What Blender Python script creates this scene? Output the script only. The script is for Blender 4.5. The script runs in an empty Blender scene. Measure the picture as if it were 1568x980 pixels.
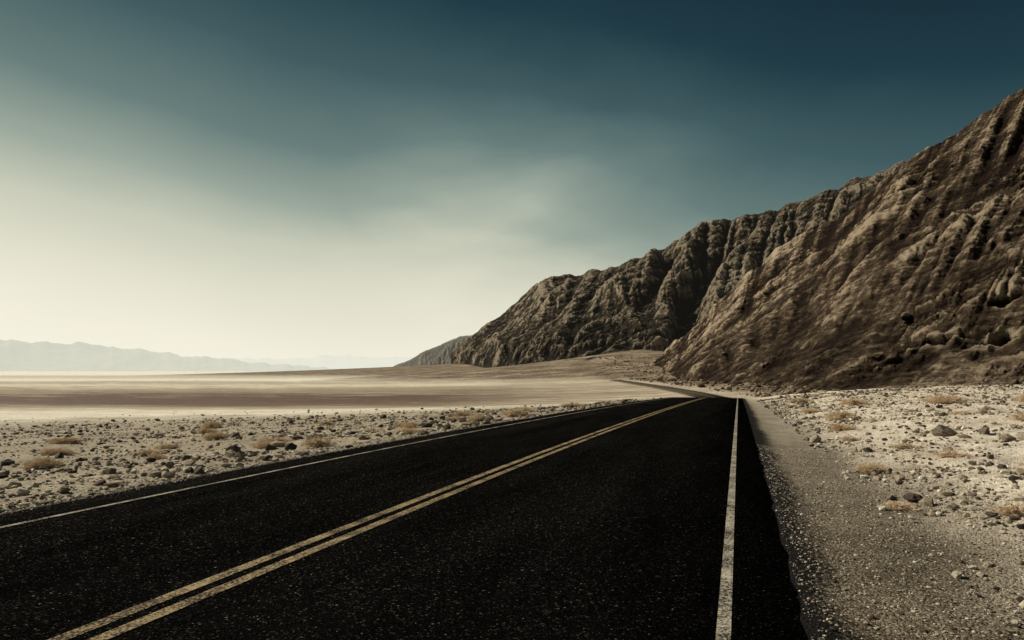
import bpy, math, random
import numpy as np
from mathutils import Vector
random.seed(4); rng=np.random.default_rng(7)
scene=bpy.context.scene
H=1.46; YAW=math.radians(18.37)

# ------------------------------------------------------------ noise helpers
_perm=rng.permutation(256); _perm=np.concatenate([_perm,_perm,_perm])
_g=rng.normal(size=(256,3)); _g/=np.linalg.norm(_g,axis=1)[:,None]
def perlin(x,y,z):
    x,y,z=np.broadcast_arrays(np.asarray(x,float),np.asarray(y,float),np.asarray(z,float))
    xi=np.floor(x).astype(int); yi=np.floor(y).astype(int); zi=np.floor(z).astype(int)
    xf=x-xi; yf=y-yi; zf=z-zi
    u=xf*xf*xf*(xf*(xf*6-15)+10); v=yf*yf*yf*(yf*(yf*6-15)+10); w=zf*zf*zf*(zf*(zf*6-15)+10)
    xi&=255; yi&=255; zi&=255
    def gr(i,j,k,dx,dy,dz):
        h=_perm[_perm[_perm[(xi+i)&255]+((yi+j)&255)]+((zi+k)&255)]
        g=_g[h]
        return g[...,0]*dx+g[...,1]*dy+g[...,2]*dz
    n000=gr(0,0,0,xf,yf,zf); n100=gr(1,0,0,xf-1,yf,zf)
    n010=gr(0,1,0,xf,yf-1,zf); n110=gr(1,1,0,xf-1,yf-1,zf)
    n001=gr(0,0,1,xf,yf,zf-1); n101=gr(1,0,1,xf-1,yf,zf-1)
    n011=gr(0,1,1,xf,yf-1,zf-1); n111=gr(1,1,1,xf-1,yf-1,zf-1)
    a=n000+u*(n100-n000); b=n010+u*(n110-n010); c=n001+u*(n101-n001); d=n011+u*(n111-n011)
    e=a+v*(b-a); f=c+v*(d-c)
    return (e+w*(f-e))*1.6
def fbm(x,y,z,o=5,lac=2.03,gain=.5):
    r=0;a=1;t=0
    for i in range(o):
        r=r+a*perlin(x+i*17.3,y-i*9.1,z+i*5.7); t+=a; a*=gain; x=x*lac;y=y*lac;z=z*lac
    return r/t
def ridged(x,y,z,o=5,lac=2.07,gain=.5):
    r=0;a=1;t=0;w=1
    for i in range(o):
        n=1-np.abs(perlin(x+i*13.7,y+i*7.9,z-i*3.3))*1.5
        n=np.clip(n,0,1)**2
        r=r+a*n*w; w=np.clip(n*1.6,0,1)*.7+.3; t+=a; a*=gain; x=x*lac;y=y*lac;z=z*lac
    return r/t
def sstep(a,b,x):
    t=np.clip((x-a)/(b-a),0,1); return t*t*(3-2*t)
def blur(h,r):
    k=np.exp(-(np.arange(-int(2.5*r),int(2.5*r)+1)/r)**2/2); k/=k.sum(); p=len(k)//2
    for ax in (0,1):
        hp=np.pad(h,[(p,p) if a==ax else (0,0) for a in (0,1)],mode='edge')
        o=np.zeros_like(h)
        for i,w in enumerate(k):
            o+=w*(hp[i:i+h.shape[0]] if ax==0 else hp[:,i:i+h.shape[1]])
        h=o
    return h
def resize(h,nu,nv):
    a=np.linspace(0,h.shape[0]-1,nu); b=np.linspace(0,h.shape[1]-1,nv)
    i=np.clip(a.astype(int),0,h.shape[0]-2); j=np.clip(b.astype(int),0,h.shape[1]-2)
    fa=(a-i)[:,None]; fb=(b-j)[None]
    return (h[i][:,j]*(1-fa)*(1-fb)+h[i+1][:,j]*fa*(1-fb)+h[i][:,j+1]*(1-fa)*fb+h[i+1][:,j+1]*fa*fb)
def erode(h,n,batches,steps,K=4.0,er=.12,dep=.12,inertia=.2,seed=0,lim=.12):
    """vectorised water-droplet erosion; h in cell units"""
    r=np.random.default_rng(seed); nu,nv=h.shape; h=h.copy()
    for b in range(batches):
        px=r.uniform(1,nu-3,n); py=r.uniform(1,nv-3,n); dx=np.zeros(n); dy=np.zeros(n)
        sp=np.ones(n); wat=np.ones(n); sed=np.zeros(n); alive=np.ones(n,bool)
        for s in range(steps):
            i=px.astype(int); j=py.astype(int); fx=px-i; fy=py-j
            a=h[i,j]; b_=h[i+1,j]; c=h[i,j+1]; d=h[i+1,j+1]
            gx_=(b_-a)*(1-fy)+(d-c)*fy; gy_=(c-a)*(1-fx)+(d-b_)*fx
            h0=a*(1-fx)*(1-fy)+b_*fx*(1-fy)+c*(1-fx)*fy+d*fx*fy
            dx=dx*inertia-gx_*(1-inertia); dy=dy*inertia-gy_*(1-inertia)
            L=np.hypot(dx,dy)+1e-9; dx/=L; dy/=L
            qx=px+dx; qy=py+dy
            alive&=(qx>1)&(qx<nu-3)&(qy>1)&(qy<nv-3)
            qx=np.clip(qx,1,nu-3); qy=np.clip(qy,1,nv-3)
            i2=qx.astype(int); j2=qy.astype(int); f2=qx-i2; g2=qy-j2
            h1=h[i2,j2]*(1-f2)*(1-g2)+h[i2+1,j2]*f2*(1-g2)+h[i2,j2+1]*(1-f2)*g2+h[i2+1,j2+1]*f2*g2
            dh=h1-h0
            cap=np.maximum(-dh,.01)*sp*wat*K
            depo=np.where(dh>0,np.minimum(dh,sed),np.where(sed>cap,(sed-cap)*dep,0))
            ero=np.where((dh<=0)&(sed<=cap),np.minimum((cap-sed)*er,-dh),0)
            am=(depo-ero)*alive; sed=sed-am
            idx=i*nv+j
            w=np.bincount(idx,am*(1-fx)*(1-fy),nu*nv)+np.bincount(idx+nv,am*fx*(1-fy),nu*nv)+np.bincount(idx+1,am*(1-fx)*fy,nu*nv)+np.bincount(idx+nv+1,am*fx*fy,nu*nv)
            h+=np.clip(w.reshape(nu,nv),-lim,lim)
            sp=np.sqrt(np.maximum(sp*sp-dh*1.0,.05)); sp=np.minimum(sp,2.5); wat*=.985
            px,py=qx,qy
        h=.8*h+.2*blur(h,.7)
    return h

# ------------------------------------------------------------ node helpers
def new_mat(name,rough=.9,spec=.2):
    m=bpy.data.materials.new(name); m.use_nodes=True
    nt=m.node_tree; b=nt.nodes['Principled BSDF']
    b.inputs['Roughness'].default_value=rough
    b.inputs['Specular IOR Level'].default_value=spec
    return m,nt,b
def N(nt,t,**k):
    n=nt.nodes.new(t)
    for a,v in k.items(): setattr(n,a,v)
    return n
def noise(nt,vec,scale,detail=5,rough=.55,dist=0):
    n=N(nt,'ShaderNodeTexNoise'); n.inputs['Scale'].default_value=scale
    n.inputs['Detail'].default_value=detail; n.inputs['Roughness'].default_value=rough
    n.inputs['Distortion'].default_value=dist
    nt.links.new(vec,n.inputs['Vector']); return n.outputs['Fac']
def ramp(nt,fac,stops,interp='LINEAR'):
    n=N(nt,'ShaderNodeValToRGB'); cr=n.color_ramp; cr.interpolation=interp
    while len(cr.elements)<len(stops): cr.elements.new(.5)
    for e,(p,c) in zip(cr.elements,stops):
        e.position=p
        if not isinstance(c,(tuple,list)): c=(c,c,c)
        e.color=(*c,1)
    nt.links.new(fac,n.inputs['Fac']); return n.outputs['Color']
def math_(nt,op,a,b=None,c=None,clamp=False):
    n=N(nt,'ShaderNodeMath',operation=op,use_clamp=clamp)
    for i,v in enumerate((a,b,c)):
        if v is None: continue
        if isinstance(v,(int,float)): n.inputs[i].default_value=v
        else: nt.links.new(v,n.inputs[i])
    return n.outputs[0]
def mixc(nt,fac,a,b,mode='MIX'):
    n=N(nt,'ShaderNodeMix',data_type='RGBA',blend_type=mode)
    for i,v in ((0,fac),(6,a),(7,b)):
        if isinstance(v,(int,float)): n.inputs[i].default_value=v
        elif isinstance(v,tuple): n.inputs[i].default_value=(*v,1)
        else: nt.links.new(v,n.inputs[i])
    return n.outputs[2]
def mapping(nt,vec,scale=(1,1,1),rot=(0,0,0)):
    n=N(nt,'ShaderNodeMapping'); n.inputs['Scale'].default_value=scale; n.inputs['Rotation'].default_value=rot
    nt.links.new(vec,n.inputs['Vector']); return n.outputs[0]
def bump(nt,b,h,strength,dist):
    n=N(nt,'ShaderNodeBump'); n.inputs['Strength'].default_value=strength; n.inputs['Distance'].default_value=dist
    nt.links.new(h,n.inputs['Height']); nt.links.new(n.outputs[0],b.inputs['Normal']); return n
def pos(nt): return N(nt,'ShaderNodeNewGeometry').outputs['Position']
def attn(nt,name): return N(nt,'ShaderNodeAttribute',attribute_name=name).outputs['Fac']

def mesh_obj(name,verts,faces,mat,smooth=True):
    me=bpy.data.meshes.new(name)
    verts=np.ascontiguousarray(verts,dtype=np.float32); faces=np.ascontiguousarray(faces,dtype=np.int32)
    k=faces.shape[1]
    me.vertices.add(len(verts)); me.vertices.foreach_set('co',verts.ravel())
    me.loops.add(faces.size); me.loops.foreach_set('vertex_index',faces.ravel())
    me.polygons.add(len(faces)); me.polygons.foreach_set('loop_start',np.arange(0,faces.size,k,dtype=np.int32))
    me.polygons.foreach_set('loop_total',np.full(len(faces),k,dtype=np.int32))
    me.polygons.foreach_set('use_smooth',np.full(len(faces),smooth,dtype=bool))
    me.update(calc_edges=True)
    me.materials.append(mat)
    o=bpy.data.objects.new(name,me); scene.collection.objects.link(o); return o
def grid_faces(nu,nv):
    i=np.arange(nu*nv).reshape(nu,nv)
    return np.stack([i[:-1,:-1],i[1:,:-1],i[1:,1:],i[:-1,1:]],-1).reshape(-1,4)
def attr(o,name,data):
    a=o.data.attributes.new(name,'FLOAT','POINT'); a.data.foreach_set('value',np.ascontiguousarray(data,dtype=np.float32).ravel())

# ------------------------------------------------------------ terrain functions
HALF=3.78
def road_c(y):
    y=np.asarray(y,float)
    s=20*np.logaddexp(0,(y-180)/20)
    return -3.42-.262*s
_ty=np.arange(-60,2600,1.0)
_tz=np.interp(_ty,[0,12,31,45,59,79,95,115,150,185,220,285,668,1200],[0,.05,.38,.68,1.0,1.5,2.15,3.0,4.4,5.2,5.2,5.0,5.0,5.6])
_k=np.exp(-(np.arange(-15,16)/6.)**2/2); _k/=_k.sum(); _tz=np.convolve(np.pad(_tz,15,mode='edge'),_k,'valid')
_tz-=_tz[60]
def road_z(y): return -np.interp(y,_ty,_tz)
def cone(x,y,az,d,h,r):
    a=math.radians(az); cx,cy=d*math.sin(a),d*math.cos(a)
    q=np.clip(1-np.hypot(x-cx,y-cy)/r,0,1); return h*q**1.4
def fans(x,y):
    return cone(x,y,-22.5,2000,33,900),cone(x,y,-7,960,36,470),cone(x,y,-13,1350,16,420)
def ground_raw(x,y):
    c=road_c(y); L=c-x-HALF; R=x-c-HALF
    z=road_z(y)
    z=z-.10*sstep(0,.6,L)-.28*sstep(.6,6,L)-np.where(L>3,4.0*(1-np.exp(-np.clip(L-3,0,None)/65)),0)
    far=1-sstep(60,200,y)*.55
    bank=np.where(R>0, 1.9*(1-np.exp(-np.clip(R-1.5,0,None)/13.0)),0)*far
    z=z-.06*sstep(0,.5,R)+bank
    for f in fans(x,y): z=z+f
    return z
def ground_z(x,y):
    x=np.asarray(x,float); y=np.asarray(y,float)
    z=ground_raw(x,y)
    c=road_c(y); L=c-x-HALF; R=x-c-HALF
    E=np.maximum(L,R)
    m1=sstep(.3,2.5,L); m2=sstep(1.2,4,R)
    dist=np.hypot(x,y); fade=1/(1+(dist/120)**2)
    z=z+m1*(.13*fbm(x*.35,y*.35,0,4)+.05*fbm(x*2.2,y*2.2,3,3)*fade)
    z=z+m2*(.30*fbm(x*.22,y*.22,5,4)+.16*fbm(x*1.1,y*1.1,8,5,gain=.6))
    z=z+sstep(120,300,R+y*.3)*sstep(200,400,y)*2.5*fbm(x/60,y/60,5,5,gain=.6)
    z=z+sstep(0,.4,E)*.012*fbm(x*5,y*5,1,3)*fade
    z=z-(1-sstep(-.35,-.02,E))*(.07+.0009*np.clip(y,0,1000))
    return z
def spaced(lo_dense,hi_dense,step,lo,hi,growth):
    c=list(np.arange(lo_dense,hi_dense,step))
    s=step; v=c[-1]
    while v<hi: s*=growth; v+=s; c.append(v)
    s=step; v=c[0]; left=[]
    while v>lo: s*=growth; v-=s; left.append(v)
    return np.array(left[::-1]+c)
gx=spaced(-14,12,.085,-45000,45000,1.042)
gy=spaced(1,20,.085,-3000,60000,1.034)
X,Y=np.meshgrid(gx,gy,indexing='ij')
Z=ground_z(X,Y)

gm,nt,b=new_mat('desert_ground_mat',.95,.1)
P=pos(nt)
sep=N(nt,'ShaderNodeSeparateXYZ'); nt.links.new(P,sep.inputs[0])
px,py=sep.outputs[0],sep.outputs[1]
dep=math_(nt,'ADD',math_(nt,'MULTIPLY',px,-math.sin(YAW)),math_(nt,'MULTIPLY',py,math.cos(YAW)))
eas=math_(nt,'ADD',math_(nt,'MULTIPLY',px,math.cos(YAW)),math_(nt,'MULTIPLY',py,math.sin(YAW)))
lg=math_(nt,'LOGARITHM',math_(nt,'MAXIMUM',dep,1.0),10.0)
Pst=mapping(nt,P,(.35,1,1),(0,0,-YAW))
wob=noise(nt,Pst,.02,5,.6)
wob2=noise(nt,Pst,.09,8,.78)
lgw=math_(nt,'ADD',lg,math_(nt,'MULTIPLY',math_(nt,'SUBTRACT',wob,.5),.22))
lgw=math_(nt,'ADD',lgw,math_(nt,'MULTIPLY',math_(nt,'SUBTRACT',wob2,.5),.50))
f=math_(nt,'DIVIDE',lgw,4.0)
plain=ramp(nt,f,[(.425,(.43,.365,.26)),(.445,(.50,.43,.31)),(.462,(.84,.78,.62)),(.515,(.80,.73,.57)),(.535,(.50,.42,.295)),
                 (.560,(.35,.275,.185)),(.572,(.165,.112,.078)),(.612,(.12,.08,.057)),(.628,(.30,.235,.16)),(.655,(.40,.33,.225)),(.675,(.76,.69,.53)),(.70,(.40,.33,.225)),(.725,(.88,.84,.70)),(.775,(.54,.475,.345)),(.83,(.88,.84,.70))])
tanc=ramp(nt,noise(nt,Pst,.06,8,.75),[(.35,(.26,.205,.14)),(.5,(.44,.37,.26)),(.65,(.72,.64,.49))])
em=math_(nt,'ADD',math_(nt,'MULTIPLY',eas,.008),math_(nt,'MULTIPLY',wob2,.9))
plain=mixc(nt,ramp(nt,em,[(.2,0.0),(.7,.85)]),plain,tanc)
n1=noise(nt,P,1.1,6,.65); n2=noise(nt,P,9,5,.7); n3=noise(nt,P,45,4,.7); nbig=noise(nt,P,.22,8,.75)
peb=N(nt,'ShaderNodeTexVoronoi'); peb.inputs['Scale'].default_value=14; nt.links.new(P,peb.inputs['Vector'])
peb2=N(nt,'ShaderNodeTexVoronoi'); peb2.inputs['Scale'].default_value=48; nt.links.new(P,peb2.inputs['Vector'])
col=mixc(nt,1,plain,ramp(nt,n2,[(.3,.6),(.5,1.0),(.72,1.3)]),'MULTIPLY'); col=mixc(nt,1,col,ramp(nt,n3,[(.3,.65),(.5,1.0),(.7,1.3)]),'MULTIPLY')
col=mixc(nt,1,col,ramp(nt,nbig,[(.3,.66),(.5,1.0),(.7,1.22)]),'MULTIPLY')
col=mixc(nt,.8,col,ramp(nt,peb.outputs['Color'],[(0,.65),(.5,1.0),(1,1.25)]),'MULTIPLY')
at=attn(nt,'side'); sh=attn(nt,'shoulder'); fan=attn(nt,'fan')
bankc=ramp(nt,n1,[(.3,(.54,.445,.33)),(.5,(.72,.63,.49)),(.7,(.84,.765,.62))])
bankc=mixc(nt,1,bankc,ramp(nt,n2,[(.3,.60),(.5,.98),(.7,1.2)]),'MULTIPLY')
bankc=mixc(nt,1,bankc,ramp(nt,n3,[(.3,.68),(.5,1.0),(.7,1.2)]),'MULTIPLY')
col=mixc(nt,at,col,bankc)
fanc=ramp(nt,noise(nt,P,.025,10,.75),[(.35,(.085,.06,.038)),(.5,(.20,.152,.10)),(.65,(.44,.36,.255))])
fanc=mixc(nt,1,fanc,ramp(nt,noise(nt,P,.4,7,.75),[(.35,.35),(.65,1.5)]),'MULTIPLY')
col=mixc(nt,fan,col,fanc)
shc=ramp(nt,peb2.outputs['Color'],[(0,(.075,.058,.039)),(.55,(.19,.152,.102)),(.9,(.35,.295,.21)),(1,(.62,.55,.43))])
shc=mixc(nt,1,shc,ramp(nt,n1,[(.35,.65),(.6,1.15)]),'MULTIPLY')
shc=mixc(nt,1,shc,ramp(nt,n3,[(.3,.5),(.7,1.35)]),'MULTIPLY')
col=mixc(nt,sh,col,shc)
tar=attn(nt,'tar')  # tar edge together with the right shoulder's painted shade
tar_shade_mask=math_(nt,'ADD',tar,math_(nt,'MULTIPLY',math_(nt,'SUBTRACT',noise(nt,P,22,5,.8),.5),1.9))
tar_shade_mask=ramp(nt,tar_shade_mask,[(.36,0.0),(.62,1.0)])
col=mixc(nt,tar_shade_mask,col,(.012,.011,.010))  # tar edge plus painted-in shade along the right shoulder
nt.links.new(col,b.inputs['Base Color'])
hh=math_(nt,'ADD',math_(nt,'MULTIPLY',n2,.6),math_(nt,'MULTIPLY',n3,.3))
hh=math_(nt,'ADD',hh,math_(nt,'MULTIPLY',peb2.outputs['Distance'],-.25))
bump(nt,b,hh,1.0,.08)
ground=mesh_obj('desert_ground',np.stack([X,Y,Z],-1).reshape(-1,3),grid_faces(len(gx),len(gy)),gm)
C=road_c(Y); Rr=X-C-HALF; Ll=C-X-HALF
wv=fbm(X*.5,Y*.5,2,3)
attr(ground,'side',sstep(0,1,Rr)*(1-.75*sstep(90,150,Y)))
fa,fb_,fc=fans(X,Y)
fan_=np.clip(sstep(0,5,fa)+sstep(0,4,fb_)+sstep(0,3,fc)+sstep(3,20,Rr)*sstep(70,130,Y)+sstep(-40,10,Rr)*sstep(300,600,Y)*.7,0,1)
attr(ground,'fan',fan_)
shoulder=np.where(Rr>-.5,1-sstep(1.1,2.6,Rr+.7*wv),0)*(1-.35*sstep(4,22,Y))*(1-.6*sstep(40,90,Y))+np.where(Ll>-.5,.8*(1-sstep(.2,1.0,Ll+.4*wv)),0)
attr(ground,'shoulder',np.clip(shoulder,0,1))
tar_shade_=np.where(Rr>-.5,1-sstep(-.1,.68,Rr+.16*wv),0)+np.where(Ll>-.5,1-sstep(-.1,.28,Ll+.1*wv),0)  # tar edge, widened on the right to carry the shoulder's painted shade
attr(ground,'tar',np.clip(tar_shade_,0,1))

# ------------------------------------------------------------ road
am,nt,b=new_mat('asphalt_mat',1.0,0.0)
P=pos(nt)
sp=noise(nt,P,95,2,.6); lo=noise(nt,mapping(nt,P,(1.6,.25,1)),.9,6,.65); v=N(nt,'ShaderNodeTexVoronoi'); v.inputs['Scale'].default_value=80; nt.links.new(P,v.inputs['Vector'])
c=ramp(nt,v.outputs['Color'],[(0,(.0025,.0023,.0022)),(.60,(.0045,.0042,.004)),(.80,(.009,.0085,.0075)),(.92,(.055,.049,.040)),(1,(.22,.195,.16))])
c=mixc(nt,1,c,ramp(nt,sp,[(.42,.25),(.62,1.7)]),'MULTIPLY')
c=mixc(nt,1,c,ramp(nt,lo,[(.3,.5),(.7,1.6)]),'MULTIPLY')
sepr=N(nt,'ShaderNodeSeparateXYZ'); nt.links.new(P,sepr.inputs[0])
far_sheen=math_(nt,'MULTIPLY',math_(nt,'SUBTRACT',sepr.outputs[1],165.0),.02,clamp=True)   # grazing sky sheen painted into the far asphalt colour
c=mixc(nt,far_sheen,c,(.085,.07,.052))
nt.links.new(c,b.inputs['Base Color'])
bump(nt,b,sp,.8,.012)
ys=np.concatenate([np.arange(-20,40,.12),np.arange(40,160,.6),np.arange(160,1100,3.)])
yc=road_c(ys); dydx=np.gradient(yc,ys); nx=1/np.hypot(1,dydx); ny=-dydx*nx
def strip(name,offs,dz,mat,par=None,edge=None):
    offs=np.asarray(offs,float)
    O=np.repeat(offs[None],len(ys),0)
    if edge is not None:
        w=fbm(ys*1.6,0*ys,4,4)*edge; O[:,0]-=w; O[:,1]-=w; w=fbm(ys*1.6,0*ys+9,4,4)*edge; O[:,-1]+=w; O[:,-2]+=w
    xx=yc[:,None]+O*nx[:,None]; yy=ys[:,None]+O*ny[:,None]; zz=road_z(ys)[:,None]+dz+0*xx
    if edge is not None: zz[:,0]-=.12+.0012*np.clip(ys,0,1000); zz[:,-1]-=.12+.0012*np.clip(ys,0,1000)
    o=mesh_obj(name,np.stack([xx,yy,zz],-1).reshape(-1,3),grid_faces(len(ys),len(offs))[:,::-1],mat)
    if par: o.parent=par
    return o
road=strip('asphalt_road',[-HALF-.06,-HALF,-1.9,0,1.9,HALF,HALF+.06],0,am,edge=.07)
def paint(name,colr,wear):
    m,nt,b=new_mat(name,.9,.05); P=pos(nt)
    a=noise(nt,P,55,4,.8); a2=noise(nt,P,3,4,.6)
    k=math_(nt,'ADD',a,math_(nt,'MULTIPLY',math_(nt,'SUBTRACT',a2,.5),.45))
    k=ramp(nt,k,[(wear-.06,0.0),(wear+.06,1.0)])
    cc=mixc(nt,1,colr,ramp(nt,noise(nt,P,25,3,.6),[(.3,.6),(.7,1.2)]),'MULTIPLY')
    nt.links.new(mixc(nt,k,(.015,.012,.009),cc),b.inputs['Base Color']); bump(nt,b,a,.6,.01); return m
yel=paint('yellow_paint_mat',(.40,.305,.165),.50); whi=paint('white_paint_mat',(.46,.415,.32),.49)
strip('yellow_line_a',[-.155,-.05],.004,yel,road); strip('yellow_line_b',[.05,.155],.004,yel,road)
strip('edge_line_right',[3.30,3.38],.004,whi,road); strip('edge_line_left',[-3.205,-3.14],.004,whi,road)

# ------------------------------------------------------------ mountains
def rock_mat(name,dark,mid,light,haze=0.0,bs=1.0,bd=6.0,fs=1.0,rot=(0,.7,0)):
    m,nt,b=new_mat(name,.95,.05); P=pos(nt)
    tone=attn(nt,'tone')
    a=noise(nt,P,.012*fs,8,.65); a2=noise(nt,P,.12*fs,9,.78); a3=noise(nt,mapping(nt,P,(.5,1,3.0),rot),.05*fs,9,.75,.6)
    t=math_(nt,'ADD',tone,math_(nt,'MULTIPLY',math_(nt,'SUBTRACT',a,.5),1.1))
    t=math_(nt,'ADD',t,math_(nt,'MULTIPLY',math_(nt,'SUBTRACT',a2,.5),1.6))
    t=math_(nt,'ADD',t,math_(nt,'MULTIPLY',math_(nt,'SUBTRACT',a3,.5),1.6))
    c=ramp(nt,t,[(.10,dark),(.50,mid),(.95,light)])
    nt.links.new(c,b.inputs['Base Color'])
    h=math_(nt,'ADD',math_(nt,'MULTIPLY',a2,.9),math_(nt,'MULTIPLY',a3,.9))
    h=math_(nt,'ADD',h,math_(nt,'MULTIPLY',noise(nt,P,.5*fs,5,.7),.35))
    bump(nt,b,h,bs,bd)
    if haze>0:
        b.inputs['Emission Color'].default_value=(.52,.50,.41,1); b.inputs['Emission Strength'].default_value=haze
    return m
def interp(az,tab,i):
    t=np.array(tab); x=t[:,0]; yv=t[:,i]; f=np.interp(az,x,yv); w=.6
    return .5*f+.25*np.interp(az-w,x,yv)+.25*np.interp(az+w,x,yv)
def loft(name,foot,ridge,nu,nv,az0,az1,mat,prof,pre,post,tonef,shift=None,er=None,cell=2.0,back=.45,ridge_noise=3.0,seed=0,sink=2.5):
    az=np.linspace(az0,az1,nu); azr=az+(shift(az) if shift else 0)
    a=np.radians(az); ar=np.radians(azr)
    fd=interp(az,foot,1); rd=interp(azr,ridge,1); rh=interp(azr,ridge,2)
    fx,fy=fd*np.sin(a),fd*np.cos(a); fz=ground_raw(fx,fy)-sink
    rx,ry=rd*np.sin(ar),rd*np.cos(ar)
    rh=rh+ridge_noise*fbm(azr*.9+seed,0*az,1,6,gain=.5)*2
    nb=max(6,nv//6)
    v=np.linspace(0,1,nv)
    pr=prof(v[None,:],az[:,None])
    xx=fx[:,None]+(rx-fx)[:,None]*v; yy=fy[:,None]+(ry-fy)[:,None]*v
    zz=fz[:,None]+(rh-fz)[:,None]*pr
    s=np.concatenate([[0],np.cumsum(np.hypot(np.diff((fx+rx)/2),np.diff((fy+ry)/2)))])
    Ls=np.hypot(rx-fx,ry-fy)
    S=np.repeat(s[:,None],nv,1); T=v[None,:]*Ls[:,None]
    env=(sstep(0,.07,v)*(1-.55*sstep(.8,1.0,v)))[None,:]
    zz=zz+pre(xx,yy,zz,S,T,v[None,:],az[:,None])*env
    if er:
        for (div,n,bt,st,K) in er:
            nu2,nv2=nu//div,nv//div; cs=cell*div
            h0=resize(zz,nu2,nv2)/cs
            h1=erode(h0,n,bt,st,K=K,seed=seed+div)
            d_=resize(blur(h1,.6)-h0,nu,nv)*cs
            zz=zz+d_*(1-.5*sstep(.9,1,v))[None,:]
    dz,dn=post(xx,yy,zz,S,T,v[None,:],az[:,None])
    ox=(fx-rx)/Ls; oy=(fy-ry)/Ls
    xx=xx+ox[:,None]*dn*env; yy=yy+oy[:,None]*dn*env; zz=zz+dz*env
    cav=np.clip((zz-blur(zz,3))/cell*.4,-.5,.5)+np.clip((zz-blur(zz,14))/cell*.06,-.5,.5)  # cavity shading put into the rock tone: hollows darker, crests lighter
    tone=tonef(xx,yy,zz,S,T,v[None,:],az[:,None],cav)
    vb=np.linspace(0,1,nb+1)[1:]
    bx=xx[:,-1:]-ox[:,None]*vb*Ls[:,None]*back*2; by=yy[:,-1:]-oy[:,None]*vb*Ls[:,None]*back*2
    bz=zz[:,-1:]+(-8-zz[:,-1:])*vb**1.2
    xx=np.concatenate([xx,bx],1); yy=np.concatenate([yy,by],1); zz=np.concatenate([zz,bz],1)
    tone=np.concatenate([tone,np.repeat(tone[:,-1:],nb,1)],1)
    o=mesh_obj(name,np.stack([xx,yy,zz],-1).reshape(-1,3),grid_faces(nu,nv+nb)[:,::-1],mat)
    attr(o,'tone',tone); return o
def hh_(d,t): return H+d*t
def strata(x,y,z,thick,dip,warp,seed=0):
    """beds dipping to the west; returns -1..1"""
    k=(z-dip*x+.15*y+warp*fbm(x/160,y/160,z/160+seed,3))/thick
    return fbm(k,x/400,y/400+seed,3,gain=.6)

# far mountain
rB=[(-23.5,2350,.030),(-22.2,2300,.0535),(-20.8,2250,.068),(-16.4,2050,.1225),(-12,1900,.1475),(-7.75,1780,.1646),(-4.6,1700,.193),(-.55,1600,.212),
    (3.8,1500,.2268),(6.1,1450,.238),(9.2,1400,.257),(12.1,1350,.267),(16,1320,.275),(28,1280,.28)]
rB=[(a,d,hh_(d,t)) for a,d,t in rB]
fB=[(-23.5,2100),(-21,1750),(-18.4,1350),(-14,1130),(-10,980),(-7,850),(-3,780),(3,740),(12,700),(24,680)]
def profB(v,az):
    base=.45*v+.55*v**.9
    bench=np.interp(v,[0,.04,.12,.20,.36,.6,1.0],[0,.07,.25,.29,.38,.66,1.0])
    w=sstep(-21,-18,az)*(1-sstep(-8,-5,az))
    return base*(1-w)+bench*w
def preB(x,y,z,S,T,v,az):
    wx=190*fbm(x/330,y/330,1,4)
    g=ridged((S+wx+.7*T)/600,(T-.3*S+wx)/600,.3,4)
    l=fbm(x/340,y/340,4,6,gain=.48); l2=ridged(x/250+.3,y/250,8,5,gain=.48)
    dz=50*(g-.5)+54*l+28*(l2-.5)
    c0=-6.9+2.2*v+.8*np.sin(v*9+.5); w=.65+.7*v
    can=np.exp(-np.abs((az-c0)/w)**1.6)*sstep(.0,.05,v)*(1-sstep(.45,.85,v))
    c1=-9.2-1.8*(v-.35)+.5*np.sin(v*12)
    can2=np.exp(-((az-c1)/.7)**2)*sstep(.2,.35,v)*(1-sstep(.65,.9,v))
    c2=-3.0+3.5*v+.5*np.sin(v*11)
    can3=np.exp(-((az-c2)/.5)**2)*sstep(.1,.2,v)*(1-sstep(.5,.8,v))
    c3=-15+1.5*v+.4*np.sin(v*9)
    can4=np.exp(-((az-c3)/.45)**2)*sstep(.05,.2,v)*(1-sstep(.6,.9,v))
    return dz-88*can-52*can2-30*can3-22*can4
def postB(x,y,z,S,T,v,az):
    r=ridged(x/80,y/80,z/45+3,7,gain=.62); r2=fbm(x/18,y/18,z/9,4,gain=.65)
    st=strata(x,y,z,16,.25,30)
    cl=sstep(-21,-17,az)*(1-sstep(-7,-4,az))*(1-sstep(.16,.24,v))
    return (9+6*cl)*(r-.45)+3.5*r2,(11+9*cl)*(r-.45)+5*r2+10*st
def toneB(x,y,z,S,T,v,az,cav):
    pt=fbm(x/210,y/210,z/120+30,4)
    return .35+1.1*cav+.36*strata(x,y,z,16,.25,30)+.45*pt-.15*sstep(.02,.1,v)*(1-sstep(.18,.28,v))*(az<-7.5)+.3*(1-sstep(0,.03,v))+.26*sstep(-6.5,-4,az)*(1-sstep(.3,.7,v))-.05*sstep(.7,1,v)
mB=rock_mat('mountain_rock_mat',(.020,.015,.010),(.086,.066,.042),(.36,.295,.205),haze=.012,bd=10)
loft('mountain',fB,rB,1400,470,-23.5,18,mB,profB,preB,postB,toneB,shift=lambda az:5.0*sstep(-22,-12,az),er=[(5,4000,3,60,1.4),(2,10000,2,40,1.2)],cell=1.6,ridge_noise=7,seed=3,sink=5)

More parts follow.
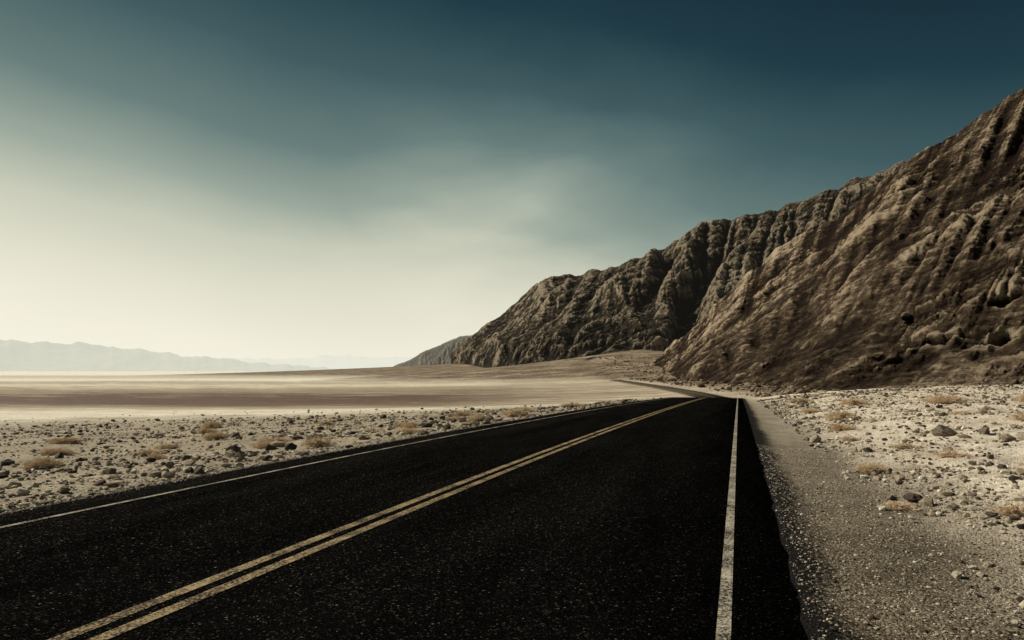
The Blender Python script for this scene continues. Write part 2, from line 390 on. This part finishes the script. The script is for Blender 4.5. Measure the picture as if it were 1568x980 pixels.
# near hillside
rA=[(-7.4,790,.004),(-6.2,780,.0215),(-3.6,760,.063),(-.05,725,.121),(3.8,680,.178),(7.9,640,.2150),(10.5,615,.250),(12.1,600,.2687),(13.7,590,.2836),(16,580,.308),
    (18.5,575,.336),(24,560,.375),(32,530,.42),(45,500,.46),(80,470,.48)]
rA=[(a,d,hh_(d,t)) for a,d,t in rA]
fA=[(-7.4,700),(-6,590),(-4.5,470),(-3,390),(0,300),(4,230),(8,190),(12,165),(18.5,145),(30,130),(45,120),(70,120)]
def profA(v,az): return .6*v+.4*v**1.5
def preA(x,y,z,S,T,v,az):
    wx=55*fbm(x/130,y/130,1,4)
    g=ridged((S+wx)/210,(T+wx)/420,.3,4)
    return 14*(g-.5)*sstep(.05,.4,v)+18*fbm(x/190,y/190,2,6,gain=.48)+6*(ridged(x/85,y/85,3,5)-.5)
def postA(x,y,z,S,T,v,az):
    r=ridged(x/26,y/26,z/14+3,7,gain=.66); r2=fbm(x/7,y/7,z/4,4,gain=.65)
    st=strata(x,y,z,9,.55,16,4)
    hol=sstep(.28,.42,fbm(x/24,y/24,z/11,3))*sstep(.05,.15,v)*(1-sstep(.3,.5,v))*sstep(3,9,az)
    rk=.32+.60*sstep(-.05,.4,fbm(x/90,y/90,z/60+9,3))
    return rk*(5.0*(r-.45)+2.0*r2)-4*hol,rk*(5.5*(r-.45)+2.6*r2)+3.2*st-4*hol
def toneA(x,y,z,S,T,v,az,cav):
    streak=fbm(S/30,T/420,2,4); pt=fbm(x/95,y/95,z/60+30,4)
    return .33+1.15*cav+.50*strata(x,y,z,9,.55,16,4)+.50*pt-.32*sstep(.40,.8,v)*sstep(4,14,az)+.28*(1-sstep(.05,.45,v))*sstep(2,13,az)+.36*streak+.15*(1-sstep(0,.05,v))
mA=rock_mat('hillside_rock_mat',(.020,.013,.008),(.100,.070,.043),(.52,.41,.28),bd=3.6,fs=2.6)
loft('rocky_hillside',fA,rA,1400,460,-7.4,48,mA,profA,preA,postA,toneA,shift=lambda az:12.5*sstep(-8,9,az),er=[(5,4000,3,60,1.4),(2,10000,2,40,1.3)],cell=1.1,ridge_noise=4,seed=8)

# furthest headland
rC=[(-29,3300,.002),(-28,3250,.0075),(-27.3,3200,.0135),(-25.7,3150,.0290),(-24,3100,.042),(-22.2,3100,.0535),(-19,3000,.055),(-13,3000,.05)]
rC=[(a,d,hh_(d,t)) for a,d,t in rC]
fC=[(-29,3150),(-26,2900),(-22,2700),(-13,2600)]
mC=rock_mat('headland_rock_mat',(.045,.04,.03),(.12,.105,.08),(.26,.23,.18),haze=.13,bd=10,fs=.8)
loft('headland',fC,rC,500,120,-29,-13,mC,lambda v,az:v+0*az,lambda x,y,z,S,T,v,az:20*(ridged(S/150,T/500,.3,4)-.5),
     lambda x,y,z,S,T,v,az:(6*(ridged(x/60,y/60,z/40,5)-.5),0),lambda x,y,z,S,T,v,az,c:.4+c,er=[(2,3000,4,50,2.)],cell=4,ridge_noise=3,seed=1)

# distant ranges across the basin
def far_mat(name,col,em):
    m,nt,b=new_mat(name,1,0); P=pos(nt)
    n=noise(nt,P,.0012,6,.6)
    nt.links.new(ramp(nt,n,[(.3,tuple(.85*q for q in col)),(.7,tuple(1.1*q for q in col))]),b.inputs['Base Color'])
    b.inputs['Emission Color'].default_value=em; b.inputs['Emission Strength'].default_value=1  # even emission stands in for aerial haze over the far ranges
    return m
def postF(x,y,z,S,T,v,az):
    g=ridged(S/1500,T/2500,.3,5); r=ridged(x/1800,y/1800,z/800,5); return 130*(g-.5)+60*(r-.5),60*(r-.5)
Z0=lambda x,y,z,S,T,v,az:0*z
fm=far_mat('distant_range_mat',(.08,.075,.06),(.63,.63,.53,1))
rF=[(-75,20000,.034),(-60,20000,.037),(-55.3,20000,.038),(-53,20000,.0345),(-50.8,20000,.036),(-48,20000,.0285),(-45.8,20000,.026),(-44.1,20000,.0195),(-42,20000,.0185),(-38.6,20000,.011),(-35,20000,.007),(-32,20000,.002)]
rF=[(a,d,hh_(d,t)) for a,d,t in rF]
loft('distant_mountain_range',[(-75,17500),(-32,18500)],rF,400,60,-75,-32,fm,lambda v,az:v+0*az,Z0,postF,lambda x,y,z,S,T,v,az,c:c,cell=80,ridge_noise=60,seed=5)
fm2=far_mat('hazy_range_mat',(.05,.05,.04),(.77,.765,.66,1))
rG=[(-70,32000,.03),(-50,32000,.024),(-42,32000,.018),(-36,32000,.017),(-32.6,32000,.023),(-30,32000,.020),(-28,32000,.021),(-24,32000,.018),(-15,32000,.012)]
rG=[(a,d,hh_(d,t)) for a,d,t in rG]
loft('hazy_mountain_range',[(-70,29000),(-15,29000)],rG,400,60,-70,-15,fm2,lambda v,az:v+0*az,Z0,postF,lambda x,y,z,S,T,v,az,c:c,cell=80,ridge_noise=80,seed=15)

# ------------------------------------------------------------ rocks
import bmesh
def ico(sub):
    bm=bmesh.new(); bmesh.ops.create_icosphere(bm,subdivisions=sub,radius=1)
    v=np.array([w.co[:] for w in bm.verts]); f=np.array([[w.index for w in q.verts] for q in bm.faces]); bm.free(); return v,f
def rock_templates(sub,n,rough):
    v,f=ico(sub); out=[]
    for i in range(n):
        q=v.copy()
        for _ in range(9):
            nrm=rng.normal(size=3); nrm/=np.linalg.norm(nrm); dcut=rng.uniform(.45,.85)
            dd=q@nrm; over=np.clip(dd-dcut,0,None); q=q-over[:,None]*nrm
        q=q*(1+rough*fbm(v[:,0]*1.7+i*9,v[:,1]*1.7,v[:,2]*1.7,3))[:,None]
        q=q*np.array([1,rng.uniform(.65,1),rng.uniform(.45,.75)])
        out.append(q)
    return out,f
def scatter(name,xs,ys_,sizes,tmpl,f,mat,sink=.25):
    n=len(xs); zs=ground_z(xs,ys_); nvt=len(tmpl[0])
    T=np.array(tmpl)[rng.integers(0,len(tmpl),n)]
    th=rng.uniform(0,2*np.pi,n); c,s=np.cos(th),np.sin(th)
    tl=rng.normal(0,.3,n); ct,st=np.cos(tl),np.sin(tl)
    x=T[...,0]; y=T[...,1]*ct[:,None]-T[...,2]*st[:,None]; z=T[...,1]*st[:,None]+T[...,2]*ct[:,None]
    V=np.stack([(x*c[:,None]-y*s[:,None])*sizes[:,None]+xs[:,None],(x*s[:,None]+y*c[:,None])*sizes[:,None]+ys_[:,None],z*sizes[:,None]+(zs+sizes*sink)[:,None]],-1)
    F=(f[None]+(np.arange(n)*nvt)[:,None,None]).reshape(-1,3)
    o=mesh_obj(name,V.reshape(-1,3),F,mat,smooth=False)
    ti=rng.uniform(0,1,n); ti=np.where(sizes>.11,ti*.55,ti)
    attr(o,'tint',np.repeat(ti,nvt)); return o
rm,nt,b=new_mat('loose_rock_mat',.9,.2); P=pos(nt)
ti=attn(nt,'tint')
c=ramp(nt,ti,[(0,(.045,.035,.026)),(.2,(.12,.092,.066)),(.42,(.34,.28,.195)),(.75,(.55,.48,.36)),(1,(.76,.70,.57))])
c=mixc(nt,1,c,ramp(nt,noise(nt,P,18,5,.7),[(.3,.6),(.7,1.25)]),'MULTIPLY')
nt.links.new(c,b.inputs['Base Color']); bump(nt,b,noise(nt,P,30,6,.75),.9,.03)
t0,f0=rock_templates(1,20,.2)
n=80000
yy=2+75*rng.random(n)**1.35; xx=road_c(yy)-HALF-.35-70*rng.random(n)**1.45
dd_=-xx*math.sin(YAW)+yy*math.cos(YAW)
cl=fbm(xx*.25,yy*.25,4,3); k=(rng.random(n)<np.clip(.6+1.4*cl,.12,1))&(rng.random(n)<1-sstep(46,64,dd_)+.03); xx,yy=xx[k],yy[k]
sz=np.clip(np.exp(rng.normal(-3.55,.60,len(xx))),.012,.20)*(1+yy/70)
scatter('scattered_rocks',xx,yy,sz,t0,f0,rm)
n=80000
yy=1.5+66*rng.random(n)**1.5; xx=1.5+19*rng.random(n)**1.15
cl=fbm(xx*.5,yy*.5,14,3); k=rng.random(n)<np.clip(.5+1.7*cl,.08,1)*sstep(1.2,2.8,xx+.3); xx,yy=xx[k],yy[k]
sz=np.clip(np.exp(rng.normal(-3.8,.58,len(xx))),.010,.16)*(1+yy/60)
scatter('rubble_bank_rocks',xx,yy,sz,t0,f0,rm)
n=16000
dd_=140+700*rng.random(n)**1.2; aa=np.radians(rng.uniform(-24,14,n)); xx=dd_*np.sin(aa); yy=dd_*np.cos(aa)
k=(xx-road_c(yy)-HALF>6)&(rng.random(n)<np.clip(.5+1.6*fbm(xx/40,yy/40,2,3),.08,1)); xx,yy=xx[k],yy[k]
fm_,nt,b=new_mat('scree_mat',.95,.05); P=pos(nt)
nt.links.new(ramp(nt,attn(nt,'tint'),[(0,(.05,.037,.025)),(.3,(.16,.12,.078)),(.6,(.38,.30,.21)),(1,(.42,.34,.24))]),b.inputs['Base Color'])
scatter('scree_boulders',xx,yy,np.clip(np.exp(rng.normal(-.9,.55,len(xx))),.15,2.2)*(1+np.hypot(xx,yy)/900),t0,f0,fm_)
n=24000
yy=1.5+14*rng.random(n)**1.6; xx=.38+2.3*rng.random(n)
scatter('shoulder_gravel',xx,yy,np.clip(np.exp(rng.normal(-4.85,.45,n)),.004,.03),t0,f0,rm,sink=.15)
n=6000
yy=3+22*rng.random(n); xx=-7.15-1.3*rng.random(n)
scatter('verge_gravel',xx,yy,np.clip(np.exp(rng.normal(-4.2,.4,n)),.008,.04),t0,f0,rm,sink=.15)
t3,f3=rock_templates(3,8,.45)
bm_,nt,b=new_mat('boulder_mat',.9,.2); P=pos(nt)
oi=N(nt,'ShaderNodeObjectInfo').outputs['Random']
c=mixc(nt,oi,(.07,.052,.037),(.26,.21,.15)); c=mixc(nt,1,c,ramp(nt,noise(nt,P,9,6,.7),[(.3,.5),(.7,1.35)]),'MULTIPLY')
nt.links.new(c,b.inputs['Base Color']); bump(nt,b,noise(nt,P,14,6,.7),.9,.07)
for i,(x,y,s) in enumerate([(4.05,16.2,.26),(1.95,9.15,.12),(2.15,11.1,.10),(2.0,11.9,.09),(4.6,15.7,.14),(-9.6,11.2,.19),(-9.9,12.7,.17),(-9.5,9.5,.10),
        (-8.7,14.7,.13),(-10.3,10.7,.12),(-8.9,24,.22),(-11.5,16,.16),(5.2,14,.13),(3.1,8.6,.08),(6.5,22,.22),(-13,18,.2)]):
    me=bpy.data.meshes.new('boulder'); me.from_pydata([tuple(q*s) for q in t3[i%8]],[],[tuple(int(w) for w in q) for q in f3]); me.materials.append(bm_)
    o=bpy.data.objects.new('boulder',me); o.location=(x,y,float(ground_z(x,y))+s*.3); o.rotation_euler=(random.uniform(-.2,.2),random.uniform(-.2,.2),random.uniform(0,6)); scene.collection.objects.link(o)

# ------------------------------------------------------------ dry desert shrubs
sm,nt,b=new_mat('dry_shrub_mat',.9,.1); P=pos(nt)
nt.links.new(ramp(nt,noise(nt,P,30,3,.6),[(.3,(.48,.365,.24)),(.6,(.74,.60,.42)),(.8,(.86,.74,.57))]),b.inputs['Base Color'])
def shrub_mesh(k):
    V=[];F=[];subs=[]
    def twig(p,dirv,ln,w,depth):
        segs=3; q=np.array(p,float); d_=np.array(dirv,float)
        side_=np.cross(d_,rng.normal(size=3)); side_/=np.linalg.norm(side_)+1e-9
        base=len(V)
        for s_ in range(segs+1):
            ww=w*(1-.6*s_/segs); V.append(q-side_*ww); V.append(q+side_*ww)
            if s_<segs:
                F.append((base+2*s_,base+2*s_+1,base+2*s_+3,base+2*s_+2))
                if depth>0 and s_>0:
                    for _ in range(4):
                        nd=d_+rng.normal(0,.6,3); nd[2]=abs(nd[2])*.8; nd/=np.linalg.norm(nd)
                        subs.append((q.copy(),nd,ln*.5,w*.75,depth-1))
            d_=d_+rng.normal(0,.16,3); d_/=np.linalg.norm(d_); q=q+d_*ln/segs
    for _ in range(75):
        a=rng.uniform(0,2*np.pi); e=rng.uniform(.1,1.35)
        subs.append((np.array([rng.normal(0,.1),rng.normal(0,.1),0]),np.array([math.cos(a)*math.cos(e),math.sin(a)*math.cos(e),math.sin(e)]),rng.uniform(.5,1.0)*(1-.35*math.sin(e)),.016,2))
    while subs: twig(*subs.pop())
    me=bpy.data.meshes.new('shrub_%d'%k); me.from_pydata([tuple(map(float,v)) for v in V],[],F); me.materials.append(sm); return me
sms=[shrub_mesh(k) for k in range(3)]
places=[(1.72,8.7,.24),(1.95,11.8,.30),(2.6,8.0,.30),(-11.7,15.3,.6),(-8.9,13.1,.45),(-14.5,11,.5),(-14.6,13.9,.45),(-8.6,17,.45),(-8.9,23,.6),(-8.9,27,.7),(-12,21,.5),
        (2.6,20,.5),(3.3,25,.65),(5,34,.85),(3.0,14.5,.38),(4.2,11.5,.38),(-17,19,.55),(-22,24,.7),(3.6,46,.85),(7,28,.7),(-10.2,33,.75),(-12.6,30,.65),(-18,14,.5),
        (-9.6,19,.4),(-13,25,.55),(-9.5,40,.85),(-15,36,.75),(-27,30,.75),(2.9,31,.6),(2.4,17,.34),(6.2,18,.48),(9,26,.65),(5.6,21,.45),(-20,30,.65),(-10.6,13.5,.35),(-12.6,12.2,.38),(-16.5,16.5,.5),(-24,19,.6),(3.6,9.8,.26),(3.3,12.8,.3)]
for i,(x,y,s) in enumerate(places):
    o=bpy.data.objects.new('dry_shrub',sms[i%3]); o.location=(x,y,float(ground_z(x,y))-.01); o.scale=(s*(1+.25*math.sin(i*2.1)),s,s*(.60+.18*math.sin(i*1.7))); o.rotation_euler=(0,0,i*1.3); scene.collection.objects.link(o)

# ------------------------------------------------------------ light
SAZ=math.radians(-80); SEL=math.radians(36)
sun=bpy.data.lights.new('sun','SUN'); sun.energy=5; sun.angle=math.radians(.5); sun.color=(1,.92,.79)
so=bpy.data.objects.new('sun',sun); scene.collection.objects.link(so)
ds=Vector((math.sin(SAZ)*math.cos(SEL),math.cos(SAZ)*math.cos(SEL),math.sin(SEL)))
so.rotation_euler=ds.to_track_quat('Z','Y').to_euler()

w=bpy.data.worlds.new('World'); scene.world=w; w.use_nodes=True; nt=w.node_tree
bg=nt.nodes['Background']; bg.inputs['Strength'].default_value=.1
sky=N(nt,'ShaderNodeTexSky',sky_type='NISHITA'); sky.sun_disc=False; sky.sun_elevation=SEL; sky.sun_rotation=SAZ
tc=N(nt,'ShaderNodeTexCoord').outputs['Generated']
def dot(v3):
    n=N(nt,'ShaderNodeVectorMath',operation='DOT_PRODUCT'); nt.links.new(tc,n.inputs[0]); n.inputs[1].default_value=v3; return n.outputs['Value']
elev=dot((0,0,1)); east=dot((math.cos(YAW),math.sin(YAW),0))
t=math_(nt,'ADD',elev,math_(nt,'MULTIPLY',east,.18))
cv=mapping(nt,tc,(1.1,1.1,2.6),(0,.35,0))
cl=noise(nt,cv,2.2,5,.5,.2)
clm=ramp(nt,cl,[(.40,0.0),(.75,1.0)])
n=N(nt,'ShaderNodeVectorMath',operation='DISTANCE'); nt.links.new(tc,n.inputs[0]); n.inputs[1].default_value=(-.27,.93,.24)
patch=ramp(nt,n.outputs['Value'],[(0,1.0),(.42,0.0)],'EASE')
t=math_(nt,'SUBTRACT',t,math_(nt,'MULTIPLY',math_(nt,'ADD',math_(nt,'MULTIPLY',clm,.60),.30),math_(nt,'MULTIPLY',patch,.105)))
t=math_(nt,'SUBTRACT',t,math_(nt,'MULTIPLY',clm,.02))
t=math_(nt,'ADD',t,.2)
def srgb(h):
    r=[int(h[i:i+2],16)/255 for i in (0,2,4)]
    return tuple((q/12.92 if q<=.04045 else ((q+.055)/1.055)**2.4) for q in r)
cr=ramp(nt,t,[(.05,srgb('fffcec')),(.16,srgb('f5f1de')),(.23,srgb('e6e4d0')),(.31,srgb('cacdba')),(.37,srgb('9ca99d')),(.445,srgb('6a807d')),(.54,srgb('425d62')),(.64,srgb('213c47')),(.78,srgb('0d1f2b'))])
cr10=mixc(nt,1,cr,(9.7,9.7,9.7),'MULTIPLY')
sk=mixc(nt,1,sky.outputs[0],(.006,.006,.006),'MULTIPLY')
nt.links.new(mixc(nt,1,cr10,sk,'ADD'),bg.inputs['Color'])

# ------------------------------------------------------------ camera
cam=bpy.data.cameras.new('camera'); co=bpy.data.objects.new('camera',cam); scene.collection.objects.link(co)
cam.lens=24; cam.sensor_width=36; cam.shift_y=.0497; cam.clip_end=200000; cam.clip_start=.05
co.location=(0,0,H); co.rotation_euler=(math.pi/2,0,YAW)
scene.camera=co
scene.view_settings.view_transform='Standard'; scene.view_settings.look='None'; scene.view_settings.exposure=0
